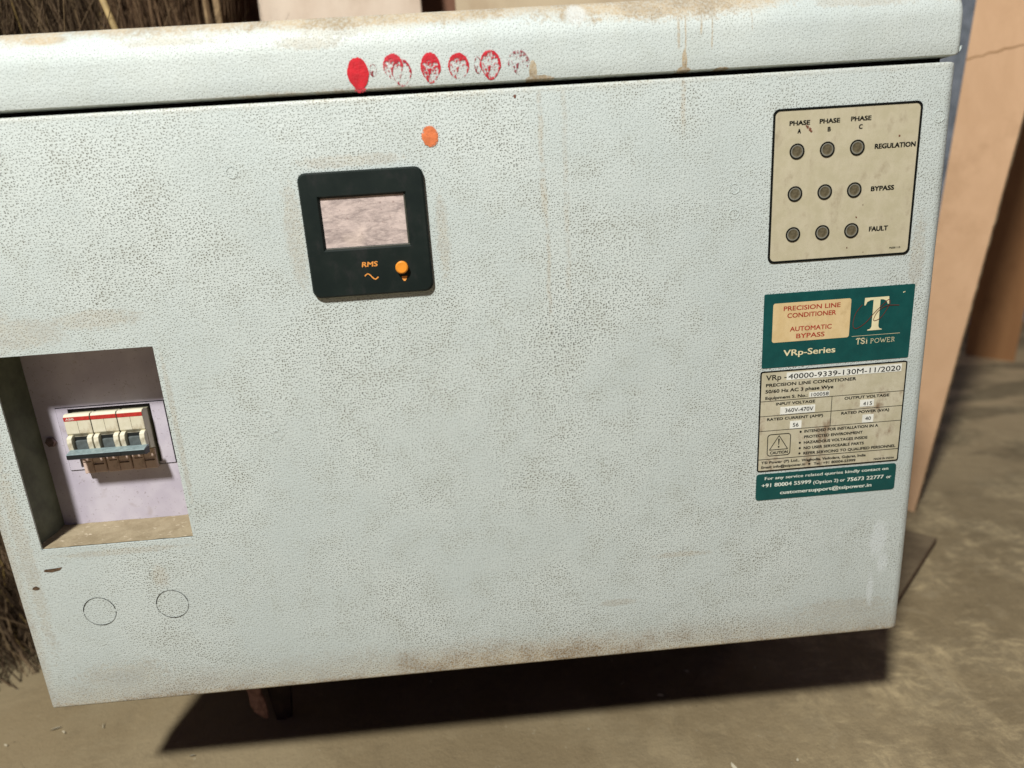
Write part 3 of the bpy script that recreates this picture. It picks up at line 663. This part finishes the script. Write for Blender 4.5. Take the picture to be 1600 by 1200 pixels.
T(bm, [('INPUT VOLTAGE', 383.2, -121.8, 34.9, 2.5), ('OUTPUT VOLTAGE', 444.5, -121.6, 40.5, 2.5), ('RATED CURRENT (AMP)', 375.7, -135.6, 50.5, 2.5), ('RATED POWER (kVA)', 442.6, -135.3, 43.6, 2.5), ('INTENDED FOR INSTALLATION IN A', 410.0, -149.4, 67.3, 2.6), ('PROTECTED ENVIRONMENT', 410.1, -154.7, 53.5, 2.6), ('HAZARDOUS VOLTAGES INSIDE', 410.1, -160.0, 58.3, 2.6), ('NO USER SERVICEABLE PARTS', 410.2, -165.2, 55.3, 2.6), ('REFER SERVICING TO QUALIFIED PERSONNEL', 410.2, -170.3, 84.9, 2.6), ('Waghodia, Vadodara, Gujarat, India', 409.0, -176.9, 59.2, 2.5), ('Email: info@tsipower.in', 372.2, -180.8, 40.4, 2.5), ('Tel.: +91 80004-55999', 420.3, -181.1, 38.7, 2.5)], .0006, .058)
for x, v in [(406.7, -148.3), (406.5, -158.7), (406.7, -163.9), (406.7, -168.9), (416.3, -179.8)]: bm.faces.new([bm.verts.new(P(a, b, .0006)) for a, b in circ(x / 1000, v / 1000, .0010, 12)])
ring(bm, rrect(.3768, -.1694, .3981, -.1486, .003), rrect(.3774, -.1688, .3975, -.1492, .0025), .0004, .0006)
polyline(bm, [(.3873, -.1502), (.3790, -.1634), (.3956, -.1634), (.3873, -.1502)], .0006, .0006)
poly(bm, [(386.6, -153.2), (388.0, -153.2), (387.6, -159.0), (387.0, -159.0)], .0006); bm.faces.new([bm.verts.new(P(a, b, .0006)) for a, b in circ(.3873, -.1609, .0008, 10)])
obj('lettering', bm, BLACK, rp)
bm = bmesh.new(); prism(bm, rrect(.3682, -.2121, .4979, -.1864, .0028), -.0002, .0004)
sv = obj('service_sticker', bm, TEAL, cab, label='small dark teal service sticker with white contact lines')
bm = bmesh.new()
T(bm, [('+91 80004 55999', 373.1, -199.3, 46.0, 3.7), ('75673 22777', 452.6, -200.3, 34.3, 3.7), ('customersupport@tsipower.in', 390.6, -207.4, 85.4, 3.6)], .0006, .05)
T(bm, [('For any service related queries kindly contact on', 375.9, -192.1, 114.6, 3.0), ('(Option 2)', 421.1, -199.9, 23.3, 3.2), ('or', 446.0, -199.9, 4.7, 3.2), ('or', 489.3, -200.5, 4.5, 3.2)], .0006, .035)
obj('lettering', bm, WHITEINK, sv)
# ------------------------------------------------------------------ marks on the paint
def blob(x, v, rx, rv, drop=0.0, wob=.07, n=30, tilt=0):
    pts = []
    for i in range(n):
        a = 2 * math.pi * i / n; k = 1 + random.uniform(-wob, wob); px = rx * math.cos(a) * k; pv = rv * math.sin(a) * k
        if pv < 0: px *= 1 - drop * min(1, -pv / rv)
        pts.append((x + px, v + pv))
    return pts
def mark(name, mat, pts, z, parent, label=None, hole=None):
    bm = bmesh.new()
    if hole: ring(bm, pts, hole, z - .0002, z)
    else: bm.faces.new([bm.verts.new(P(a, b, z)) for a, b in pts])
    return obj(name, bm, mat, parent, label=label)
ZL = .0005
def paste2(name, rx, rz, thr, edge, topw, a=(.62, .02, .035), wisp=.0):
    m = M(name, a, .5, .3); o = m.obj(); q = m.n('SeparateXYZ'); m.put(q.inputs[0], o)
    x = m.math('DIVIDE', q.outputs[0], rx); z = m.math('DIVIDE', q.outputs[2], rz)
    d = m.math('SQRT', m.add(m.mul(x, x), m.mul(z, z)))
    n = m.noise(o, 520, 4, .7); n2 = m.noise(o, 150, 3, .6)
    val = m.add(m.add(m.mul(n, .8), m.mul(n2, .5)), m.add(m.mul(m.ramp(d, .62, .95), edge), m.mul(z, topw)))
    val = m.sub(val, m.mul(m.ramp(m.add(d, m.mul(m.sub(n, .5), .5)), .93, 1.05), .9))
    m.put(m.b.inputs['Alpha'], m.ramp(val, thr - .07, thr + .09))
    m.color(m.mix(m.ramp(n2, .35, .65), a, tuple(q_ * .72 for q_ in a))); m.bump(n, .0004, .7)
    return m.m
dabs = [  # x, v, rx, rv, narrowing, threshold, edge, top weight, colour, label
 (.0552, .1632, .0080, .0110, .15, .20, .3, 0, (.62, .012, .025), 'thick solid red dab, leftmost of the row on the lid'),
 (.0556, .1520, .0046, .0022, 0, .62, .0, .1, (.60, .03, .05), 'thin red smear below the thick dab'),
 (.0664, .1650, .0030, .0048, 0, .74, .1, 0, (.34, .03, .04), 'few dark red specks beside the thick dab'),
 (.0812, .1668, .0078, .0092, .35, .70, .12, .20, (.62, .03, .05), 'half worn red dab, second of the row'),
 (.0872, .1622, .0078, .0100, .45, .80, .22, .04, (.50, .02, .04), 'broken thin red outline beside the second dab'),
 (.1088, .1640, .0078, .0112, .5, .65, .12, .12, (.62, .018, .035), 'mostly solid red dab with a tapering tail, third of the row'),
 (.1295, .1642, .0082, .0096, .25, .72, .16, .16, (.60, .02, .035), 'red arch-shaped dab with a worn middle, fourth of the row'),
 (.1535, .1640, .0083, .0108, .45, .71, .16, .03, (.62, .018, .035), 'patchy red oval, fifth of the row'),
 (.1440, .1645, .0028, .0062, 0, .80, .2, 0, (.34, .03, .04), 'dark red specks left of the fifth dab'),
 (.1745, .1645, .0088, .0092, .7, .73, .06, .04, (.36, .03, .05), 'faint dark red specks, rightmost of the row')]
for x, v, rx, rv, nar, thr, ed, tw, colr, lb in dabs:
    mark('red_dab', paste2('red_paste', rx, rv, thr, ed, tw, colr), blob(x, v, rx, rv, nar, .04), ZL + .00002 * (x * 1000 % 7), lid, lb)
PASTE_OR = paste2('orange_powder', .0068, .0082, .50, -.10, 0, (.78, .22, .08))
mark('orange_spot', PASTE_OR, blob(.1038, .1167, .0066, .0080, .1, .1), .0005, fp, 'orange powder spot above the meter')
for (x, v) in ((-.2285, -.2650), (-.1643, -.2640)):
    bm = bmesh.new()
    for a0, a1 in ((5, 176), (184, 356)):
        pr_ = None
        for k in range(25):
            a = math.radians(a0 + (a1 - a0) * k / 24); c_, s_ = math.cos(a), math.sin(a); wd = .00022 + .00008 * math.sin(a * 3)
            cur = (bm.verts.new(P(x + .0142 * c_, v + .0142 * s_, .0004)), bm.verts.new(P(x + (.0142 - 2 * wd) * c_, v + (.0142 - 2 * wd) * s_, .0004)))
            if pr_: bm.faces.new((pr_[0], cur[0], cur[1], pr_[1]))
            pr_ = cur
    obj('knockout_ring', bm, DARK, fp, label='round knockout outline, the %s of two below the breaker' % ('left' if x < -.2 else 'right'))
mark('paint_chip', CHIP, [(-.2665, -.2212), (-.2655, -.2192), (-.2560, -.2186), (-.2500, -.2180), (-.2530, -.2208), (-.2600, -.2222)], .0004, fp, 'long brown paint chip under the recess')
mark('paint_chip', CHIP, blob(-.2770, -.2365, .0028, .0020, 0, .3, 9), .0004, fp, 'small brown paint chip by the left edge')
mark('paint_chip', RUSTY, blob(.170, .1415, .0011, .0012, 0, .3, 9), .0004, fp)
for x, v, r in ((-.047, -.1128, .0042), (-.052, -.0935, .003), (-.0484, .0996, .0045), (.3417, .0632, .0042), (.3417, .0433, .0042), (.505, .108, .0048), (-.175, -.232, .004)):
    bm = bmesh.new(); ring(bm, circ(x, v, r), circ(x, v, r - .0007), .0, .00030); set_uv(bm); obj('stud_mark', bm, PANEL, fp)
# ------------------------------------------------------------------ castors and supports
def castor(x, z):
    bm = bmesh.new(); box(bm, x - .028, -.362, z - .028, x + .028, -.354, z + .028); c = obj('castor', bm, DARKIRON, cab)
    bm = bmesh.new(); box(bm, x - .019, -.45, z - .012, x - .015, -.362, z + .012, bev=.001); box(bm, x + .015, -.45, z - .012, x + .019, -.362, z + .012, bev=.001); obj('fork', bm, DARKIRON, c)
    bm = bmesh.new(); n = 28
    for s0, s1, r in ((-.013, .013, .046),):
        prof_ = [(-.013, .030), (-.013, .050), (-.009, .0535), (.009, .0535), (.013, .050), (.013, .030)]
        rg = [[bm.verts.new(P(x + a, -LIFT + .0535 + r_ * math.sin(2 * math.pi * k / n), z - .012 + r_ * math.cos(2 * math.pi * k / n))) for a, r_ in prof_] for k in range(n)]
        for k in range(n):
            for q in range(5): bm.faces.new((rg[k][q], rg[(k + 1) % n][q], rg[(k + 1) % n][q + 1], rg[k][q + 1]))
        bm.faces.new([r_[0] for r_ in rg]); bm.faces.new([r_[-1] for r_ in rg])
    obj('wheel', bm, RUBBER, c, smooth=False)
for x, z in ((-.105, -.235), (.44, -.235), (-.105, -.32), (.44, -.32)): castor(x, z)
def lump(cx_, cz_, rows, jit, sq=.8):
    bm = bmesh.new(); pr_ = None
    for v, hw, dx in rows:
        cur = [bm.verts.new(P(cx_ + dx + a * hw + random.uniform(-jit, jit), v, cz_ + b * hw * sq)) for a, b in ((-1, -1), (1, -1), (1.1, .3), (.3, 1), (-1, .8))]
        if pr_:
            for i in range(5): bm.faces.new((pr_[i], pr_[(i + 1) % 5], cur[(i + 1) % 5], cur[i]))
        else: bm.faces.new(cur)
        pr_ = cur
    bm.faces.new(pr_); return bm
ft = obj('rusty_foot', lump(-.135, -.150, [(-.352, .014, 0), (-.40, .015, -.003), (-.44, .012, -.006), (-.47, .013, -.008), (-.50, .010, -.008), (-.5235, .008, -.008)], .002), DKRUST, cab, label='crumbling dark iron foot under the cabinet')
obj('rust_flake', lump(-.1645, -.128, [(-.44, .006, 0), (-.455, .0075, 0), (-.470, .0065, .001), (-.482, .0085, .002), (-.493, .007, .004), (-.505, .002, .008)], .0012, .5), RUST, ft)
# ------------------------------------------------------------------ boards
def slab(pts, thick):
    """pts: 4 corners (world) of the visible face, thick: offset vector to the back"""
    bm = bmesh.new(); A = [bm.verts.new(p) for p in pts]; B_ = [bm.verts.new(Vector(p) + Vector(thick)) for p in pts]
    bm.faces.new(A); bm.faces.new(list(reversed(B_)))
    for i in range(4): j = (i + 1) % 4; bm.faces.new((A[i], A[j], B_[j], B_[i]))
    return bm
sh = thing('leaning_plyboard', 'salmon coloured plyboard leaning over to the right beside the cabinet', 'board', (0.87, .55, 0))
kx = .16
top = 1.25
def bp_(h, a, o=0.0): return (.8816 + kx * h - .5 * a + .858 * o, .5083 + .866 * a + .495 * o, h - .137 * o if h > .01 else 0)
def wd_(h): return .044 + .079 * h
obj('board_face', slab([bp_(0, 0), bp_(top, 0), bp_(top, wd_(top)), bp_(0, wd_(0))], (.0025, .0015, 0)), SHEET, sh)
bm = bmesh.new(); N_ = 110; prev = None
for i in range(N_ + 1):
    h = top * i / N_; r1 = random.uniform(-.0015, .0015)
    cur = [bm.verts.new(bp_(h, a_, o_)) for a_, o_ in ((-.0003 + r1, .0006), (r1 * .6, .0085), (wd_(h) - .001, .0085), (wd_(h) - .001, .0031))]
    if prev:
        for q in range(4): bm.faces.new((prev[q], prev[(q + 1) % 4], cur[(q + 1) % 4], cur[q]))
    else: bm.faces.new(cur)
    prev = cur
bm.faces.new(prev); obj('board_core', bm, SHEETEDGE, sh)
bm = bmesh.new()
cr = [(.104, .757), (.09, .7595), (.08, .7585), (.072, .7615), (.06, .7605), (.05, .7635), (.04, .7625), (.03, .764), (.018, .763), (.0, .7655)]
for (a1, z1), (a2, z2) in zip(cr, cr[1:]):
    w1 = random.uniform(.0007, .0018)
    bm.faces.new([bm.verts.new(bp_(z, a_, -.0006)) for a_, z in ((a1, z1 - w1), (a2, z2 - w1), (a2, z2 + w1), (a1, z1 + w1))])
obj('crack', bm, board('crack_shadow_brown', (.36, .21, .10), (.45, .28, .15), (.2, .1, .05)), sh)
o = obj('standing_board', slab([(1.69, 1.485, 0), (1.764, 1.369, 0), (1.86, 1.40, 1.1), (1.76, 1.53, 1.1)], (.01, .012, 0)), BOARDO); o['label'] = 'orange-brown board standing upright behind the leaning plyboard'; o['category'] = 'board'
# plaster lump strip seen between lid and plyboard comes from the wall itself
off = bmesh.new()
A_ = [(.848, .400), (.640, .205), (.50, .36), (.70, .55)]
lo_ = [off.verts.new((x, y, .003)) for x, y in A_]; hi_ = [off.verts.new((x, y, .0115)) for x, y in A_]
off.faces.new(hi_); off.faces.new(lo_)
for i in range(4): off.faces.new((lo_[i], lo_[(i + 1) % 4], hi_[(i + 1) % 4], hi_[i]))
bmesh.ops.bevel(off, geom=list(off.edges), offset=.0012, segments=2, affect='EDGES')
of = obj('wood_offcut', off, WOOD); of['label'] = 'weathered brown wood offcut lying on the floor behind the cabinet corner'; of['category'] = 'offcut'
obj('dark_side_strip', slab([(.8470, .3982, .0035), (.6410, .2052, .0035), (.6410, .2052, .0105), (.8470, .3982, .0105)], (-.0009, .0009, 0)), CHIP, of)  # darker strip along the front side of the offcut
# boards behind the lid
def plank(x0, x1, y, h, mat, label, tilt=.0, lean=.06):
    o = obj('plank', slab([(x0, y, 0), (x1, y, 0), (x1 + tilt, y + lean, h), (x0 + tilt, y + lean, h)], (0, .018, 0)), mat)
    bv = o.modifiers.new('b', 'BEVEL'); bv.width = .002; bv.segments = 2
    o['label'] = label; o['category'] = 'plank'; return o
plank(-.150, .082, .50, 1.15, PALE, 'pale pinkish dusty plank standing behind the middle of the lid')
plank(.060, .165, .62, 1.2, DKBOARD, 'dark reddish-brown plank in the gap between the two pale planks')
pk = plank(.1315, .62, .52, 1.12, PALE2, 'wide pale olive board standing behind the right half of the cabinet')
bm = bmesh.new(); prism(bm, circ(.214, .313, .004, 12), -.5555, -.5515); obj('nail_head', bm, DARK, pk)
plank(-.30, -.155, .60, 1.1, DKBOARD, 'dark reddish-brown plank between the fibre bundles and the pale plank')
# ------------------------------------------------------------------ fibre bundles
def strands(cx, cy, rad, h, n, mat, parent, r0=.0008, r1=.0016, lean=(0, 0), curl=.03, droop=.25, z0=0.0, sig=.10, name='strand_mass', flare=0.0):
    verts, faces, shade = [], [], []
    SEG = 9
    for s in range(n):
        a = random.uniform(0, 2 * math.pi); rr_ = rad * math.sqrt(random.uniform(.25, 1))
        bx, by = cx + rr_ * math.cos(a), cy + rr_ * math.sin(a)
        hh = h * random.uniform(.35, 1.05); b0_ = z0 + (0 if random.random() < .5 else random.uniform(0, h * .6))
        dx, dy = random.gauss(lean[0], sig), random.gauss(lean[1], sig); ph = random.uniform(0, 6.28); fr = random.uniform(3, 11); cu = random.uniform(.2, 1) * curl
        dr = droop * random.random() ** 3; da = random.uniform(0, 6.28); rad_s = random.uniform(r0, r1) * (2.2 if random.random() < .03 else 1)
        c = random.random() ** 1.2 * (.8 if random.random() < .95 else 1.25); c = min(c, 1)
        base = len(verts)
        for k in range(SEG + 1):
            t = k / SEG; z = b0_ + hh * (t - dr * t * t)
            fl_ = flare * (1 - (z / h)) ** 2
            x = bx + dx * hh * t + cu * math.sin(fr * t + ph) + dr * hh * t * t * math.cos(da) + fl_ * math.cos(a)
            y = by + dy * hh * t + cu * math.cos(fr * t * .8 + ph) + dr * hh * t * t * math.sin(da) + fl_ * math.sin(a)
            rr2 = rad_s * (1 - .6 * t)
            for q in range(3):
                th = 2.094 * q; verts.append((x + rr2 * math.cos(th), y + rr2 * math.sin(th), max(z, .001))); shade.append(c)
        for k in range(SEG):
            for q in range(3):
                a_ = base + k * 3; faces.append((a_ + q, a_ + (q + 1) % 3, a_ + 3 + (q + 1) % 3, a_ + 3 + q))
    L = root_of(parent)
    me = bpy.data.meshes.new(name); me.from_pydata([(x - L.x, y - L.y, z - L.z) for x, y, z in verts], [], faces)
    at = me.attributes.new('shade', 'FLOAT', 'POINT'); at.data.foreach_set('value', shade)
    me.materials.append(mat)
    for p in me.polygons: p.use_smooth = True
    o = bpy.data.objects.new(name, me); sc.collection.objects.link(o); o.parent = parent; o['kind'] = 'stuff'
    return o
def core(cx, cy, r, h, parent):
    bm = bmesh.new(); pr_ = None
    for k in range(12):
        t = k / 11; cur = [bm.verts.new((cx + r * (1 - .25 * t) * random.uniform(.8, 1.1) * math.cos(.5236 * i), cy + r * (1 - .25 * t) * random.uniform(.8, 1.1) * math.sin(.5236 * i), .002 + h * t)) for i in range(12)]
        if pr_:
            for i in range(12): bm.faces.new((pr_[i], pr_[(i + 1) % 12], cur[(i + 1) % 12], cur[i]))
        pr_ = cur
    bm.faces.new(pr_); obj('bundle_heart', bm, CORE, parent)
def stalk(pts, r, mat, parent):
    bm = bmesh.new(); pr_ = None
    for i, p_ in enumerate(pts):
        cur = [bm.verts.new((p_[0] + r * math.cos(1.047 * q), p_[1] + r * math.sin(1.047 * q), p_[2])) for q in range(6)]
        if pr_:
            for q in range(6): bm.faces.new((pr_[q], pr_[(q + 1) % 6], cur[(q + 1) % 6], cur[q]))
        pr_ = cur
    bm.faces.new(pr_); return obj('stalk', bm, mat, parent, smooth=True)
DULLSTEM = flat('dull_dry_stem', (.24, .165, .085), .8, vary=.3, scale=40)
GOLD = flat('golden_dry_stem', (.34, .25, .11), .7, vary=.3, scale=40)
b1_ = thing('fibre_bundle', 'tall bundle of dry brown fibre with golden stems at the far left, nearest the camera', 'fibre bundle', (-.72, .50, 0), 'bundles of dry fibre standing behind the cabinet')
strands(-.70, .50, .17, 1.15, 6500, FIBRE, b1_, r0=.0005, r1=.0011, lean=(.10, .0), curl=.04, flare=.02); core(-.70, .50, .13, 1.0, b1_)
strands(-.66, .42, .13, .60, 2600, FIBRE, b1_, r0=.0005, r1=.001, lean=(-.02, .0), curl=.035, flare=.06)
stalk([(-.52 + .30 * t, .30, .815 + .03 * math.sin(math.pi * t)) for t in [i / 10 for i in range(6)]], .0035, GOLD, b1_)
stalk([(-.262 - .012 * t, .34, .80 + .05 * t) for t in (0, .5, 1)], .004, GOLD, b1_)
b3_ = thing('fibre_bundle', 'bundle of dark dry fibre rising behind the left end of the lid', 'fibre bundle', (-.40, .52, 0), 'bundles of dry fibre standing behind the cabinet')
strands(-.42, .54, .115, 1.15, 5200, FIBRE, b3_, r0=.0005, r1=.0011, lean=(.0, .0), curl=.045, sig=.05); core(-.42, .52, .085, 1.05, b3_)
b2_ = thing('fibre_bundle', 'lighter tan husk bundle with upright stems beside the dark plank', 'fibre bundle', (-.235, .50, 0), 'bundles of dry fibre standing behind the cabinet')
strands(-.255, .50, .052, 1.10, 4200, FIBRE2, b2_, r0=.0005, r1=.0011, curl=.02, droop=.05, sig=.025); core(-.255, .50, .035, 1.0, b2_)
for x0_, dx_ in ((-.205, .012), (-.185, .006), (-.178, -.006)): stalk([(x0_ + dx_ * t, .46, t * 1.1) for t in (0, .3, .6, .8, 1)], .0035, DULLSTEM, b2_)
# ------------------------------------------------------------------ litter on the floor
bm = bmesh.new(); random.seed(21)
def chipm(x, y, L, wd, a):
    c, s = math.cos(a), math.sin(a); pv = None
    bend = random.uniform(-.6, .6)
    for k in range(4):
        t = k / 3 - .5; w_ = wd * (1 - 3.2 * t * t) + .0001; ox = L * t; oy = bend * L * t * t
        px, py = x + c * ox - s * oy, y + s * ox + c * oy
        cur = (bm.verts.new((px - s * w_, py + c * w_, .0014 + random.uniform(0, .0008))), bm.verts.new((px + s * w_, py - c * w_, .0030)))
        if pv: bm.faces.new((pv[0], pv[1], cur[1], cur[0]))
        pv = cur
for i in range(60):
    x = random.uniform(-.6, .55); y = random.uniform(-.16, .30)
    chipm(x, y, random.uniform(.002, .009) * (1.6 if random.random() < .1 else 1), random.uniform(.0003, .0011), random.uniform(0, 3.14))
for x, y, L in ((-.425, .165, .014), (-.17, .055, .012), (-.165, .02, .014), (-.235, .10, .008), (.18, -.002, .012), (.36, .01, .010), (.42, -.03, .010), (-.105, .04, .01), (-.20, .02, .014)): chipm(x, y, L, .0016, random.uniform(0, 3.14))
li = obj('wood_shavings', bm, flat('pale_shaving', (.50, .46, .34), .8), kind='stuff'); li['label'] = 'scattered pale wood shavings and straw bits on the concrete floor'; li['category'] = 'litter'
